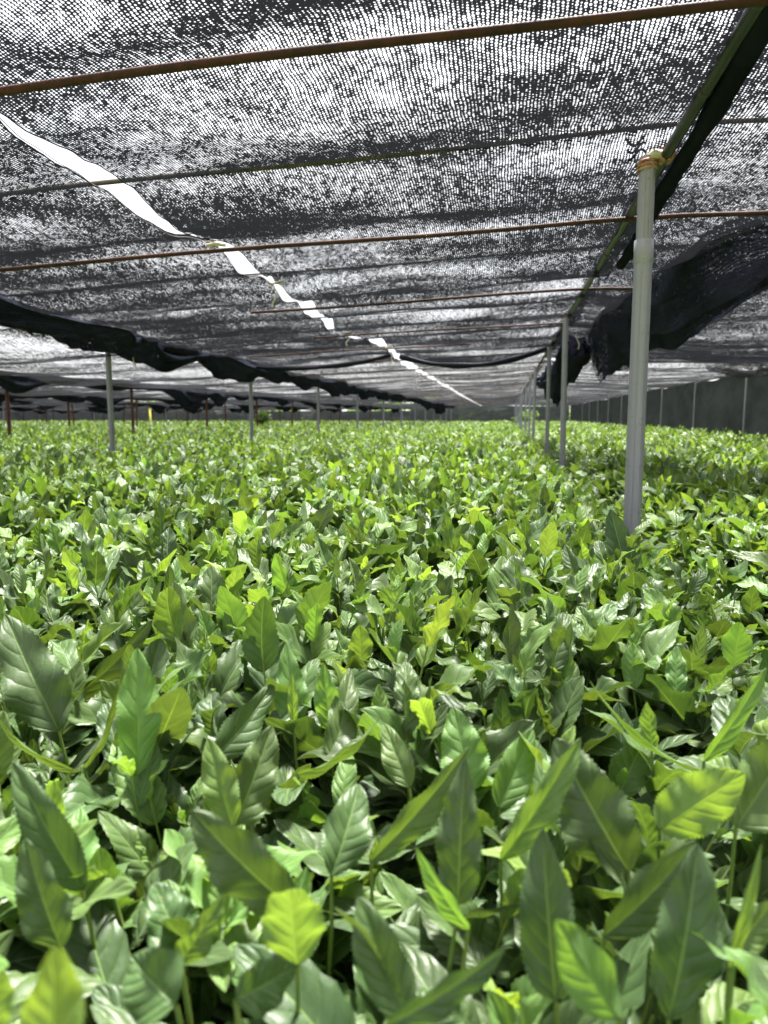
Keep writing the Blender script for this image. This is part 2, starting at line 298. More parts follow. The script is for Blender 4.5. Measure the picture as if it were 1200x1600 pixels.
# the shoots that stand out in the nearest row; each leaf: base, tip, width, face normal, age, bend, fold
HERO = [
  [((-0.2977, 0.5418, 0.855), (-0.3064, 0.566, 0.9559), 0.0384, (0.607, -0.76, 0.235), 0.72, 0.25, 0.25)],
  [((-0.1907, 0.6365, 0.8638), (-0.1936, 0.6426, 0.9142), 0.0102, (0.29, -0.948, 0.131), 1.0, 0.1, 0.5), ((-0.194, 0.6492, 0.855), (-0.2096, 0.678, 0.9302), 0.0329, (0.264, -0.881, 0.392), 0.62, 0.3, 0.3), ((-0.1662, 0.5635, 0.855), (-0.1004, 0.5805, 0.9015), 0.0245, (0.51, -0.73, -0.455), 0.38, 0.7, 0.5)],
  [((-0.1609, 0.6547, 0.855), (-0.1682, 0.6617, 0.9179), 0.0256, (0.26, -0.956, 0.136), 0.82, 0.2, 0.3), ((-0.1498, 0.6204, 0.8402), (-0.149, 0.697, 0.9011), 0.0337, (0.479, -0.549, 0.685), 0.3, 0.3, 0.4)],
  [((-0.4135, 0.61, 0.855), (-0.4847, 0.6401, 0.9571), 0.0577, (0.301, -0.837, 0.457), 0.12, 0.3, 0.3)],
  [((-0.47, 0.7051, 0.8402), (-0.3958, 0.7689, 0.9206), 0.0335, (0.795, -0.511, -0.327), 0.3, 0.5, 0.5)],
  [((-0.3477, 0.545, 0.855), (-0.3175, 0.562, 0.9476), 0.0163, (0.952, -0.058, -0.3), 0.5, 0.5, 0.5), ((-0.3482, 0.5391, 0.855), (-0.4114, 0.523, 0.9095), 0.0161, (-0.092, -0.921, -0.379), 0.38, 0.8, 0.5)],
  [((-0.2464, 0.5713, 0.855), (-0.2128, 0.6477, 0.9), 0.0341, (0.792, -0.528, 0.306), 0.2, 0.4, 0.4)],
  [((-0.192, 0.4804, 0.855), (-0.2145, 0.4953, 0.9137), 0.028, (0.225, -0.92, 0.32), 0.55, 0.2, 0.35), ((-0.1952, 0.4934, 0.8462), (-0.1791, 0.538, 0.9079), 0.0402, (0.548, -0.74, 0.391), 0.25, 0.4, 0.35)],
  [((-0.1115, 0.3701, 0.8756), (-0.1616, 0.3492, 0.9422), 0.0352, (0.389, -0.921, 0.004), 0.14, 0.5, 0.3)],
  [((-0.1065, 0.4346, 0.855), (-0.0977, 0.4804, 0.895), 0.0341, (0.476, -0.628, 0.616), 0.22, 0.6, 0.35)],
  [((-0.2499, 0.4108, 0.855), (-0.2853, 0.3914, 0.8638), 0.0216, (0.485, -0.874, 0.023), 0.5, 1.2, 0.5)],
  [((-0.1009, 0.3367, 0.8698), (-0.0985, 0.317, 0.9253), 0.0356, (-0.357, 0.875, 0.325), 0.74, 0.5, 0.3)],
  [((-0.023, 0.4115, 0.8609), (-0.0207, 0.4317, 0.944), 0.0314, (-0.221, -0.946, 0.237), 0.14, 0.3, 0.3)],
  [((-0.084, 0.4546, 0.855), (-0.0224, 0.5032, 0.9172), 0.0266, (0.508, -0.847, 0.16), 0.45, 0.4, 0.6)],
  [((-0.0, 0.5374, 0.855), (0.0249, 0.5766, 0.9032), 0.0322, (0.223, -0.81, 0.543), 0.62, 0.3, 0.3), ((0.011, 0.6646, 0.8255), (0.0202, 0.7268, 0.8584), 0.0346, (0.075, -0.475, 0.877), 0.6, 0.3, 0.3)],
  [((-0.0214, 0.5605, 0.855), (-0.0398, 0.5947, 0.9098), 0.0408, (-0.072, -0.857, 0.51), 0.66, 0.3, 0.25)],
  [((0.0015, 0.4547, 0.8638), (0.0512, 0.4732, 0.9431), 0.0233, (0.216, -0.972, 0.092), 0.62, 0.3, 0.7)],
  [((0.0826, 0.4609, 0.8609), (0.0368, 0.4918, 0.9338), 0.0509, (-0.268, -0.936, 0.229), 0.12, 0.4, 0.3)],
  [((0.1581, 0.5931, 0.8698), (0.0694, 0.5878, 0.9417), 0.0153, (-0.463, -0.636, -0.618), 0.42, 0.7, 0.5), ((0.165, 0.6111, 0.8698), (0.2136, 0.629, 0.9463), 0.0189, (0.253, -0.965, 0.066), 0.82, 0.3, 0.5)],
  [((0.1614, 0.5116, 0.8698), (0.2112, 0.5581, 0.9235), 0.0521, (0.196, -0.824, 0.532), 0.36, 0.4, 0.3)],
  [((0.1085, 0.4996, 0.8698), (0.1591, 0.4935, 0.9177), 0.0439, (0.292, 0.938, -0.188), 0.76, 0.4, 0.2)],
  [((0.0304, 0.3527, 0.855), (0.0228, 0.3735, 0.936), 0.0333, (-0.202, -0.953, 0.226), 0.08, 0.3, 0.3)],
  [((0.0594, 0.3933, 0.8638), (0.1108, 0.4164, 0.9118), 0.0299, (0.221, -0.95, 0.222), 0.2, 0.4, 0.35)],
  [((0.0849, 0.3494, 0.855), (0.1, 0.3734, 0.9347), 0.0342, (0.078, -0.958, 0.275), 0.1, 0.4, 0.35)],
  [((0.0578, 0.3281, 0.8698), (0.0258, 0.3126, 0.9274), 0.0264, (-0.514, 0.856, -0.054), 0.7, 0.4, 0.3)],
  [((-0.1366, 0.1866, 0.9376), (-0.136, 0.1929, 0.9857), 0.02, (-0.606, 0.79, -0.097), 0.98, 0.2, 0.2)],
  [((-0.1894, 0.2224, 0.914), (-0.1826, 0.2274, 0.9439), 0.0144, (-0.471, 0.881, -0.041), 0.95, 0.2, 0.2)],
  [((-0.1562, 0.3115, 0.8609), (-0.1875, 0.3264, 0.8712), 0.0381, (-0.172, -0.78, 0.602), 0.24, 0.5, 0.3), ((-0.1762, 0.3655, 0.8402), (-0.2051, 0.3864, 0.8708), 0.0331, (0.389, -0.546, 0.742), 0.16, 0.4, 0.4)],
  [((-0.1662, 0.3384, 0.8609), (-0.1476, 0.3536, 0.8921), 0.0198, (0.471, -0.871, 0.144), 0.5, 0.3, 0.4)],
  [((-0.1243, 0.3097, 0.8698), (-0.1006, 0.3324, 0.8732), 0.0273, (0.606, -0.691, 0.394), 0.24, 0.5, 0.3)],
  [((-0.0495, 0.2989, 0.8756), (0.0048, 0.3189, 0.9075), 0.0209, (0.288, -0.952, 0.106), 0.16, 0.4, 0.5)],
  [((-0.0157, 0.3861, 0.8638), (-0.0458, 0.3871, 0.9103), 0.0137, (-0.25, -0.958, -0.14), 0.82, 0.4, 0.5)],
  [((0.1184, 0.3712, 0.8698), (0.1333, 0.3818, 0.933), 0.0066, (-0.028, -0.985, 0.173), 0.93, 0.3, 0.5), ((0.1287, 0.3956, 0.8638), (0.155, 0.4149, 0.8837), 0.0209, (0.302, -0.852, 0.427), 0.45, 0.3, 0.5)],
  [((-0.2815, 1.0264, 0.855), (-0.2542, 1.0726, 0.9192), 0.0376, (0.619, -0.739, 0.268), 0.6, 0.2, 0.4), ((-0.3287, 1.0937, 0.855), (-0.3481, 1.0781, 0.9429), 0.0402, (-0.373, 0.924, 0.081), 0.68, 0.2, 0.3)],
  [((-0.0484, 0.9927, 0.855), (-0.0488, 1.0005, 0.9161), 0.0299, (-0.048, 0.991, -0.128), 0.7, 0.2, 0.3)],
  [((-0.1653, 0.8348, 0.855), (-0.1652, 0.8239, 0.9098), 0.0305, (-0.211, 0.959, 0.191), 0.68, 0.2, 0.3)],
  [((0.1419, 0.8096, 0.855), (0.1423, 0.8321, 0.9014), 0.0265, (-0.163, -0.887, 0.433), 0.66, 0.2, 0.4), ((0.1845, 0.8033, 0.855), (0.1889, 0.834, 0.8988), 0.0247, (-0.023, -0.817, 0.576), 0.62, 0.2, 0.3)],
  [((0.2718, 0.9072, 0.855), (0.2699, 0.8876, 0.9152), 0.0351, (0.313, 0.9, 0.302), 0.74, 0.2, 0.3)],
  [((-0.0111, 1.1188, 0.855), (-0.0024, 1.1879, 0.9292), 0.0451, (0.229, -0.726, 0.649), 0.5, 0.2, 0.4)],
  [((-0.9065, 1.3784, 0.87), (-0.9301, 1.383, 0.9357), 0.0345, (0.516, -0.821, 0.243), 0.62, 0.2, 0.4), ((-0.9391, 1.3729, 0.87), (-0.9532, 1.3766, 0.916), 0.0212, (0.862, -0.412, 0.296), 0.9, 0.2, 0.4)],
  [((-0.6071, 1.4655, 0.87), (-0.6108, 1.4715, 0.9211), 0.0353, (-0.38, 0.915, -0.136), 0.8, 0.2, 0.3)],
  [((0.258, 1.3924, 0.855), (0.2451, 1.3978, 0.9133), 0.0306, (-0.148, -0.987, 0.06), 0.65, 0.2, 0.3)],
  [((-0.1854, 1.5353, 0.87), (-0.1512, 1.5448, 0.8996), 0.0299, (0.433, -0.874, -0.219), 0.85, 0.2, 0.4), ((-0.2008, 1.5483, 0.87), (-0.2123, 1.551, 0.9053), 0.0219, (-0.185, -0.983, 0.014), 0.8, 0.2, 0.4)],
  [((0.1224, 1.2228, 0.855), (0.1323, 1.2682, 0.9052), 0.0315, (-0.03, -0.738, 0.674), 0.6, 0.2, 0.3)],
  [((-0.0714, 0.5575, 0.855), (-0.0974, 0.5886, 0.8938), 0.0257, (-0.142, -0.817, 0.559), 0.4, 0.4, 0.4)],
  [((-0.0411, 0.3253, 0.855), (-0.0706, 0.3456, 0.9056), 0.027, (0.074, -0.91, 0.407), 0.22, 0.4, 0.4)],
  [((-0.2574, 0.395, 0.855), (-0.3028, 0.3978, 0.9349), 0.0282, (0.392, -0.884, 0.254), 0.2, 0.4, 0.5), ((-0.2411, 0.3459, 0.855), (-0.2619, 0.3504, 0.9156), 0.0287, (0.41, -0.889, 0.206), 0.18, 0.5, 0.5)]]
# ------------------------------------------------------------------ tea canopy
ROWP = 1.55; FUR = .40                # furrows at FUR + k*ROWP
def row_of(x): return np.floor((x-FUR)/ROWP).astype(int)
def canopy(x, y):
    s = ((x-FUR)/ROWP) % 1.0*2-1
    z = .865 - .17*np.abs(s)**7 - .03*s*s
    z = z + .022*wob(11, [(x, 2.2), (y, 1.6)], 3)
    return z
def leaf_template(nu, nv, teeth=0, quilt=0.0):
    u = np.linspace(0, 1, nu); 
    v = np.linspace(-1, 1, nv) if nv > 1 else np.array([0.])
    U, V = np.meshgrid(u, v, indexing='ij')
    return U, V, teeth, quilt
def leaves(P, D, N, L, W, bend, fold, wave, age, tpl):
    """P base, D direction, N face normal; returns verts, quads, uv, age, rnd"""
    U, V, teeth, quilt = tpl; nu, nv = U.shape; n = len(P)
    S_ = np.cross(D, N); S_ /= np.linalg.norm(S_, axis=1)[:, None]; N = np.cross(S_, D)
    rnd = rng.random(n)
    Ub, Vb = U[None], V[None]; e = lambda a: np.asarray(a)[:, None, None]
    peak = e(rng.uniform(.72, .98, n))
    prof = np.sin(pi*np.clip(Ub, 0, 1)**peak)**.70*(1-.16*Ub)
    prof = np.maximum(prof, .035*(1-Ub))
    if teeth:
        tph = np.round(Ub*teeth*2) % 2.0
        prof = prof*(1+.085*(tph-.5)*(np.abs(Vb) > .99)*np.clip(8*(1-Ub), 0, 1))
    prof = prof*(1+.06*np.sin(Ub*e(rng.uniform(6, 14, n))+e(rng.uniform(0, 6, n)))*np.sin(pi*Ub))
    Wd = e(W)*.5*prof; X = Vb*Wd
    th = -e(bend)*Ub                     # curls away from its face
    k = np.where(np.abs(e(bend)) < 1e-3, 1e-3, e(bend))
    Yc = np.sin(k*Ub)/k; Zc = -(1-np.cos(k*Ub))/k
    Yc = Yc*e(L); Zc = Zc*e(L)
    aV = np.abs(Vb)
    Z = e(fold)*aV*Wd - .35*e(fold)*aV**2*Wd
    Z = Z + e(wave)*np.sin(Ub*e(rng.uniform(9, 20, n)) + e(rng.uniform(0, 6, n)) + np.sign(Vb)*e(rng.uniform(0, 1.6, n)))*aV**1.6*Wd*.9
    if quilt:
        Z = Z + quilt*e(L)*.1*np.abs(np.sin(pi*(7*Ub-1.5*aV**1.25+e(rnd)+.3*np.sign(Vb))))*(.6+.4*np.sin(Ub*e(rng.uniform(5, 12, n))+np.sign(Vb)*2))*np.sin(pi*np.clip(aV, 0, 1))**.7
    ny_, nz_ = np.sin(k*Ub), np.cos(k*Ub)
    Yc = Yc + Z*ny_; Zc = Zc + Z*nz_
    tw = e(rng.normal(0, .25, n))*Ub; X2 = X*np.cos(tw); Zt = X*np.sin(tw)
    Zc = Zc + Zt
    out = P[:, None, None, :] + X2[..., None]*S_[:, None, None, :] + Yc[..., None]*D[:, None, None, :] + Zc[..., None]*N[:, None, None, :]
    q = grid_quads(nu, nv)[None] + (np.arange(n)*nu*nv)[:, None, None]
    uv = np.broadcast_to(np.stack([U, V*.5+.5], -1)[None], (n, nu, nv, 2)).reshape(-1, 2)
    rep = nu*nv
    return out.reshape(-1, 3), q.reshape(-1, 4), uv, np.repeat(age, rep), np.repeat(rnd, rep)
def join(parts):
    Vs, Qs, Us, As, Rs = [], [], [], [], []; n = 0
    for V, Q, U, A, R in parts:
        Vs.append(V); Qs.append(Q+n); Us.append(U); As.append(A); Rs.append(R); n += len(V)
    return np.concatenate(Vs), np.concatenate(Qs), np.concatenate(Us), np.concatenate(As), np.concatenate(Rs)

HOLES = []   # (x, y, radius): room kept for the modelled shoots in front
def shoots(B, nl, tpl, Lm, stem=True, agebias=0.0, tilt=.22):
    """whole shoots standing at base points B, nl leaves each"""
    n = len(B); ax = np.stack([rng.normal(0, tilt, n), rng.normal(0, tilt, n), np.ones(n)], -1); ax /= np.linalg.norm(ax, axis=1)[:, None]
    H = rng.uniform(.045, .12, n); youth = np.clip(rng.beta(2.4, 3.2, n)+agebias, 0, .92); az0 = rng.uniform(0, 2*pi, n); parts = []
    for i in range(nl):
        t = i/(max(nl-1, 1))              # 0 top .. 1 bottom
        P = B + ax*(H*(1-t*.92))[:, None]
        az = az0 + i*2.4 + rng.normal(0, .3, n)
        inc = np.clip(.22 + .95*t**.8 + rng.normal(0, .25, n), .05, 1.75)
        D = np.stack([np.cos(az)*np.sin(inc), np.sin(az)*np.sin(inc), np.cos(inc)], -1) + .6*ax*(1-t)[..., None] if False else np.stack([np.cos(az)*np.sin(inc), np.sin(az)*np.sin(inc), np.cos(inc)], -1)
        D = D + ax - np.array([0, 0, 1.]); D /= np.linalg.norm(D, axis=1)[:, None]
        N = np.stack([-np.cos(az)*np.cos(inc), -np.sin(az)*np.cos(inc), np.sin(inc)], -1)
        N = N + rng.normal(0, .28, (n, 3)); N = N - (N*D).sum(1)[:, None]*D; N /= np.linalg.norm(N, axis=1)[:, None]
        sz = Lm*(.62 + .5*min(t*1.6, 1))*rng.uniform(.75, 1.25, n)
        if i == 0: sz = sz*rng.uniform(.55, 1.1, n)
        ratio = rng.uniform(.40, .52, n)*(1.0 if i else .85)
        age = np.clip(youth*(1-.75*t)*1.15 + rng.normal(0, .08, n), 0, 1)
        if i == 0: age = np.clip(age+.12, 0, 1)
        parts.append(leaves(P, D, N, sz, sz*ratio, np.clip(rng.normal(.55, .5, n), -.4, 1.7), rng.uniform(.15, .85, n), rng.uniform(.12, .45, n), age, tpl))
    return parts, (B, ax, H)
def scatter(dens, r0, r1, xlim, side=.9):
    """random points in the ground ring r0..r1 that the photo (or a step aside of it) sees"""
    R = r1+side; n = int(dens*(2*R)*(R+1.0)); P = np.stack([rng.uniform(-R, R, n), rng.uniform(-1.0, R, n)], -1)
    d = np.hypot(P[:, 0], P[:, 1]); P = P[(d >= r0) & (d < r1) & (P[:, 0] > xlim[0]) & (P[:, 0] < xlim[1]) & (P[:, 1] < 39.5)]
    lx = P @ np.array([cos(YAW), sin(YAW)]); ly = P @ np.array([-sin(YAW), cos(YAW)])
    return P[(np.abs(lx) < .60*np.maximum(ly, 0)+side) & (ly > -.35)]
def stems_mesh(B, ax, H, r=.0013, down=.10):
    n = len(B); pts = np.stack([B-ax*down, B+ax*H[:, None]], 1)
    A = np.cross(ax, [0.3, 1, 0.1]); A /= np.linalg.norm(A, axis=1)[:, None]; C = np.cross(ax, A); th = np.arange(4)*pi/2
    ring = np.cos(th)[:, None, None]*A[None] + np.sin(th)[:, None, None]*C[None]       # 4,n,3
    V = pts[:, :, None, :] + np.array([r*1.4, r*.8])[None, :, None, None]*ring.transpose(1, 0, 2)[:, None]
    j = np.arange(4); k = (j+1) % 4
    Q = np.stack([j, k, k+4, j+4], -1)[None] + (np.arange(n)*8)[:, None, None]
    return V.reshape(-1, 3), Q.reshape(-1, 4)
XL = (-28.5, 3.15)
#        dens shoots/m2, r0, r1, leaves, template, leaf size, side margin
LODS = [(560, .24, 1.1, 5, leaf_template(29, 9, 14, .085), .084, .85),
        (450, 1.1, 2.3, 5, leaf_template(15, 5, 7, .05), .089, 1.0),
        (360, 2.3, 5.0, 4, leaf_template(6, 3), .086, .9),
        (250, 5.0, 10., 3, leaf_template(4, 3), .086, 1.2),
        (110, 10., 20., 3, leaf_template(3, 3), .110, 1.5),
        (38, 20., 48., 3, leaf_template(3, 2), .150, 1.5)]
FOL = {}; STEM = {}
def rkey(k): return k if -4 <= k <= 1 else -99
for li, (dens, r0, r1, nl, tpl, Lm, side) in enumerate(LODS):
    P = scatter(dens, r0, r1, XL, side); z = canopy(P[:, 0], P[:, 1])
    B = np.column_stack([P, z - .055 + rng.normal(0, .016, len(P))])
    # a few shoots stand proud of the plucking table
    tall = rng.random(len(P)) < .05; B[tall, 2] += rng.uniform(.01, .05, tall.sum())
    if li == 0:
        d = np.hypot(P[:, 0], P[:, 1]); B[:, 2] -= np.interp(d, [.3, .6, .9], [.05, .035, .006])
    if li < 2:      # the strong shoots shade out weaker neighbours
        sink = np.zeros(len(B))
        for sh in HERO:
            for l in sh:
                c = np.array(l[0])*.6+np.array(l[1])*.4; dcm = -c[:2]/np.hypot(*c[:2]); rad = .015+.5*l[2]
                q = B[:, :2]-c[:2]; al = q @ dcm; pe = np.abs(q @ np.array([-dcm[1], dcm[0]]))
                sink = np.maximum(sink, np.where((al > -.01) & (al < .11) & (pe < rad), .052, 0))
        B[:, 2] -= sink
    ks = row_of(B[:, 0]); kk = np.where((ks >= -4) & (ks <= 1), ks, -99)
    for k in np.unique(kk):
        sel = B[kk == k]; parts, (b, ax, H) = shoots(sel, nl, tpl, Lm, agebias=[-.02, -.01, .0, .02, .04, .05][li])
        FOL.setdefault(int(k), []).extend(parts)
        if li < 3: STEM.setdefault(int(k), []).append(stems_mesh(b, ax, H))
# older leaves lying flatter underneath, near the camera only
for (dens, r0, r1, tpl) in ((1900, .2, 1.1, leaf_template(13, 7, 6, .06)), (1300, 1.1, 2.3, leaf_template(7, 5)), (500, 2.3, 5, leaf_template(4, 3))):
    P = scatter(dens, r0, r1, XL, .9); n = len(P); z = canopy(P[:, 0], P[:, 1]) - rng.uniform(.05, .15, n)
    az = rng.uniform(0, 2*pi, n); inc = rng.uniform(.5, 1.8, n)
    D = np.stack([np.cos(az)*np.sin(inc), np.sin(az)*np.sin(inc), np.cos(inc)], -1); N = np.array([0, 0, 1.]) + rng.normal(0, .4, (n, 3)); N = N-(N*D).sum(1)[:, None]*D; N /= np.linalg.norm(N, axis=1)[:, None]
    Ls = rng.uniform(.06, .1, n); ks = row_of(P[:, 0]); kk = np.where((ks >= -4) & (ks <= 1), ks, -99)
    for k in np.unique(kk):
        s = kk == k
        FOL.setdefault(int(k), []).append(leaves(np.column_stack([P, z])[s], D[s], N[s], Ls[s], Ls[s]*.42, rng.uniform(0, 1, s.sum()), rng.uniform(.1, .6, s.sum()), rng.uniform(.05, .25, s.sum()), rng.uniform(0, .2, s.sum()), tpl))
ROWLAB = {-1: 'tea bush row nearest the camera, filling the foreground below the bright slit',
          0: 'tea bush row just right of the grey posts under the green pipe',
          1: 'outermost tea row on the right, along the black side screen',
          -2: 'tea row directly left of the foreground row, under the near net left half',
          -3: 'tea bush row just beyond the left line of grey posts',
          -4: 'second tea bush row beyond the left line of grey posts'}
ROWS = {}
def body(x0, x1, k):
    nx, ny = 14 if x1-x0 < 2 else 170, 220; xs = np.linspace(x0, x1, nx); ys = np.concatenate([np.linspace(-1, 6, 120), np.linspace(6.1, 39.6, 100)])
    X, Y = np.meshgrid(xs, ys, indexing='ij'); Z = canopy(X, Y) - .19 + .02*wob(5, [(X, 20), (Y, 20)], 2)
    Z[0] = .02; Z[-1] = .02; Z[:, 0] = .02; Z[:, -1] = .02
    return mesh_np('twig_shade_hull', np.stack([X, Y, Z], -1).reshape(-1, 3), grid_quads(nx, ny), M['twig_shade'])  # filler hull, coloured dark as the shade seen through leaf gaps
for k, parts in sorted(FOL.items()):
    V, Q, U, A, R = join(parts)
    if k == -99:
        me = mesh_np('tea_field', V, Q, M['leaf'], U, {'age': A, 'rnd': R}); o = link('tea_field', me)
        tag(o, 'sea of green tea bushes filling the far left of the field', 'tea bushes', kind='stuff')
        b = link('twig_shade_hull', body(-28.6, FUR-4*ROWP, k), o)
        continue
    e = empty('tea_row', (FUR+ROWP*(k+.5), 0, 0)); off = np.array([FUR+ROWP*(k+.5), 0, 0]); ROWS[k] = e
    tag(e, ROWLAB[k], 'tea row', 'clipped rows of tea bushes')
    tag(link('foliage', mesh_np('foliage', V-off, Q, M['leaf'], U, {'age': A, 'rnd': R}), e), kind='stuff')
    me = body(FUR+ROWP*k+.02, min(FUR+ROWP*(k+1)-.02, 3.15), k); me.transform(__import__('mathutils').Matrix.Translation(-off)); link('twig_shade_hull', me, e)
    if k in STEM:
        mb = MB(); [mb.add(v-off, q) for v, q in STEM[k]]
        tag(mb.build('stems', M['stem'], e), kind='stuff')

# ------------------------------------------------------------------ the shoots that stand out in front: parts of the nearest row
hl = leaf_template(53, 13, 26, .105); off = np.array([FUR-ROWP*.5, 0, 0])
for sh in HERO:
    e = ROWS[-1]; root = np.mean([l[0] for l in sh], axis=0); foot = root*[1, 1, 0] + [0.01*sin(root[0]*90), .012, canopy(root[0], root[1])-.16]
    mb = MB(); top = sh[0][0]
    for l in sh:
        b = np.array(l[0]); m = (b+foot)/2 + [.006*sin(b[0]*70), .004, 0]
        mb.tube(np.array([foot, (foot+m)/2, m, (m+b)/2+[.001, 0, 0], b]) - off, [.0022, .002, .0018, .0015, .0012], 6, False)
    so_ = mb.build('shoot', M['stem'], e)
    for (b, t, wd, nrm, age, bend, fold) in sh:
        b = np.array(b); t = np.array(t); d = t-b; L = np.linalg.norm(d); d = d/L
        # chord of the arc runs bend/2 off the base tangent
        n = np.array(nrm, float); n -= (n@d)*d; n /= np.linalg.norm(n)
        d0 = cos(bend/2)*d + sin(bend/2)*n; n0 = cos(bend/2)*n - sin(bend/2)*d
        Larc = L*(bend/2)/max(sin(bend/2), 1e-3) if abs(bend) > 1e-3 else L
        r_ = rng; V, Q, U, A, R = leaves(b[None]-off, d0[None], n0[None], np.array([Larc]), np.array([wd]), np.array([bend]), np.array([fold]), np.array([.24]), np.array([age]), hl)
        if age > .97 and wd < .014: nm = 'bud'
        else: nm = 'leaf'
        link(nm, mesh_np(nm, V, Q, M['leaf'], U, {'age': A, 'rnd': R}), so_)

# ------------------------------------------------------------------ roof structure
def roofz(x):
    """height of the support frame: it climbs gently to the green pipe"""
    return np.where(x > .39, 1.79 - .012*(x-.39), np.where(x > -2.7, 1.79+.045*(x-.39), 1.652 - .004*(x+2.7)*-1))
PIPEX = .37
def net_sheet(name, xe0, xe1, y0, y1, dx, dy, zf, mat, label, parent=None, uvo=(0, 0), slots=0):
    """xe0/xe1: functions of y for the two long edges"""
    ny = max(4, int((y1-y0)/dy)); nx = max(4, int((np.mean(xe1(np.array([y0, y1])) - xe0(np.array([y0, y1])))))/dx) if False else max(4, int(abs(float(np.mean(xe1(np.array([y0, y1]))-xe0(np.array([y0, y1]))))/dx)))
    ys = np.linspace(y0, y1, ny); t = np.linspace(0, 1, nx); T, Y = np.meshgrid(t, ys, indexing='ij')
    X = xe0(Y)*(1-T)+xe1(Y)*T; Z = zf(X, Y, T)
    V = np.stack([X, Y, Z], -1).reshape(-1, 3); uv = np.stack([X+uvo[0], Y+uvo[1]], -1).reshape(-1, 2)
    Q = grid_quads(nx, ny)
    if slots:
        keep = np.ones((nx-1, ny-1), bool); rs = np.random.default_rng(slots)
        for _ in range(int((y1-y0)*.7)):
            a, b = rs.integers(0, nx-4), rs.integers(int((6-y0)/dy) if y0 < 6 else 0, ny-3); keep[a:a+max(3, int(.55/dx)), b:b+(2 if dy < .1 else 1)] = False
        Q = Q[keep.ravel()]
    o = link(name, mesh_np(name, V, Q, mat, uv), parent); tag(o, label, 'net', 'black shade nets of the roof'); return o
# slit edges measured where the two nets of the near bay meet
SL_Y = np.array([.6, 1.30, 1.36, 1.58, 1.82, 2.1, 2.40, 2.50, 2.56, 2.80, 3.05, 3.22, 3.30, 3.60, 3.95, 4.5, 5.0, 5.12, 5.25, 5.7, 6.20, 6.35, 7.3, 8.6, 9.8, 10.4, 12.5, 13, 16, 20, 28, 40])
SL_C = np.array([-1.0, -1.0, -.985, -1.0, -1.02, -1.02, -1.01, -1.0, -.985, -.99, -1.02, -1.025, -1.02, -1.025, -1.04, -1.09, -1.16, -1.17, -1.05, -1.0, -1.0, -1.0, -1.03, -1.10, -1.1, -1.1, -1.12, -1.12, -1.15, -1.2, -1.25, -1.3])
SL_W = np.where(SL_Y > 5, 1.35, .95)*np.array([.006, .006, .012, .075, .085, .06, .008, .006, .065, .082, .065, .022, .040, .085, .09, .07, .01, .004, .06, .085, .03, .03, .10, .09, .03, .08, .02, .09, .05, .08, .06, .05])
def slit_l(y): return np.interp(y, SL_Y, SL_C) - .5*np.interp(y, SL_Y, SL_W)
def slit_r(y): return np.interp(y, SL_Y, SL_C) + .5*np.interp(y, SL_Y, SL_W)
def near_z(amp=1.0, seed=21):
    def f(X, Y, T):
        ph = (Y-1.26)/1.25
        z = roofz(X) + .028 - .032*np.abs(np.sin(2*pi*ph))**1.2*(1+.5*wob(seed, [(X, 1.2), (Y, .8)], 1))
        z = z + amp*.008*wob(seed+1, [(X, 2.5), (Y, 7)], 3) - .012*amp*np.abs(wob(seed+2, [(X, 3.0), (Y, 1.2)], 2))
        z = z + amp*.010*wob(seed+3, [(X, 5), (Y, 16)], 2)
        return z
    return f
one = lambda v: (lambda y: np.full_like(np.asarray(y, float), v))
ENDY = 7.4
def end_drop(f, y1, amt=.07):
    def g(X, Y, T): return f(X, Y, T) - amt*np.clip((Y-(y1-1.1))/1.1, 0, 1)**2*np.sin(pi*np.clip(T, 0, 1))
    return g
NR = net_sheet('shade_net', slit_r, one(.43), -.9, ENDY, .028, .028, end_drop(near_z(1.0, 21), ENDY, .13), M['net'], 'near black shade net between the bright slit and the green pipe')
NL = net_sheet('shade_net', one(-2.74), slit_l, .2, ENDY+.2, .03, .03, end_drop(near_z(1.0, 21), ENDY, .06), M['net'], 'near black shade net left of the bright slit, under the rusty rods')
def far_z(seed, amp=1.0, P=.70):
    def f(X, Y, T):
        z = roofz(X) + .02 - .035*amp*np.abs(np.sin(pi*(Y+.1*np.sin(X*1.3))/P))**.7 - .05*amp*np.sin(pi*T)*(.5+.5*wob(seed, [(Y, .6)], 1))
        return z + .012*amp*wob(seed+1, [(X, 3), (Y, 5)], 2)
    return f
net_sheet('shade_net', slit_r, one(.43), ENDY-.15, 40, .1, .06, far_z(41, .8), M['net_far'], 'farther shade net right of the slit, beyond the sagging rolled hem')
net_sheet('shade_net', one(-2.74), slit_l, ENDY+.1, 40, .1, .06, far_z(41, .8), M['net_far'], 'farther shade net left of the slit, beyond the near net')
for ex, zf, sg in ((slit_r, near_z(1.0, 21), 1), (slit_l, near_z(1.0, 21), -1)):
    ys = np.concatenate([np.linspace(.6, ENDY-1.2, 220)]); xx = ex(ys)
    o = MB().tube(np.stack([xx, ys, zf(xx, ys, 0*ys)-.002+.0015*np.sin(ys*60)], -1), .0016, 6).build('edge_cord', M['net_roll'], NR if sg > 0 else NL)
    xx = ex(ys)-sg*(.006+.004*np.sin(ys*7)*np.sin(ys*3)); 
    if sg < 0:
        o = MB().tube(np.stack([xx+0*ys, ys, zf(xx, ys, 0*ys)-.006+.004*np.sin(ys*5)], -1), .0010, 5).build('loose_wire', M['dull'], loc=(-1, .6, 1.73))
        tag(o, 'hair-thin wire strung just inside the left side of the bright slit', 'wire')
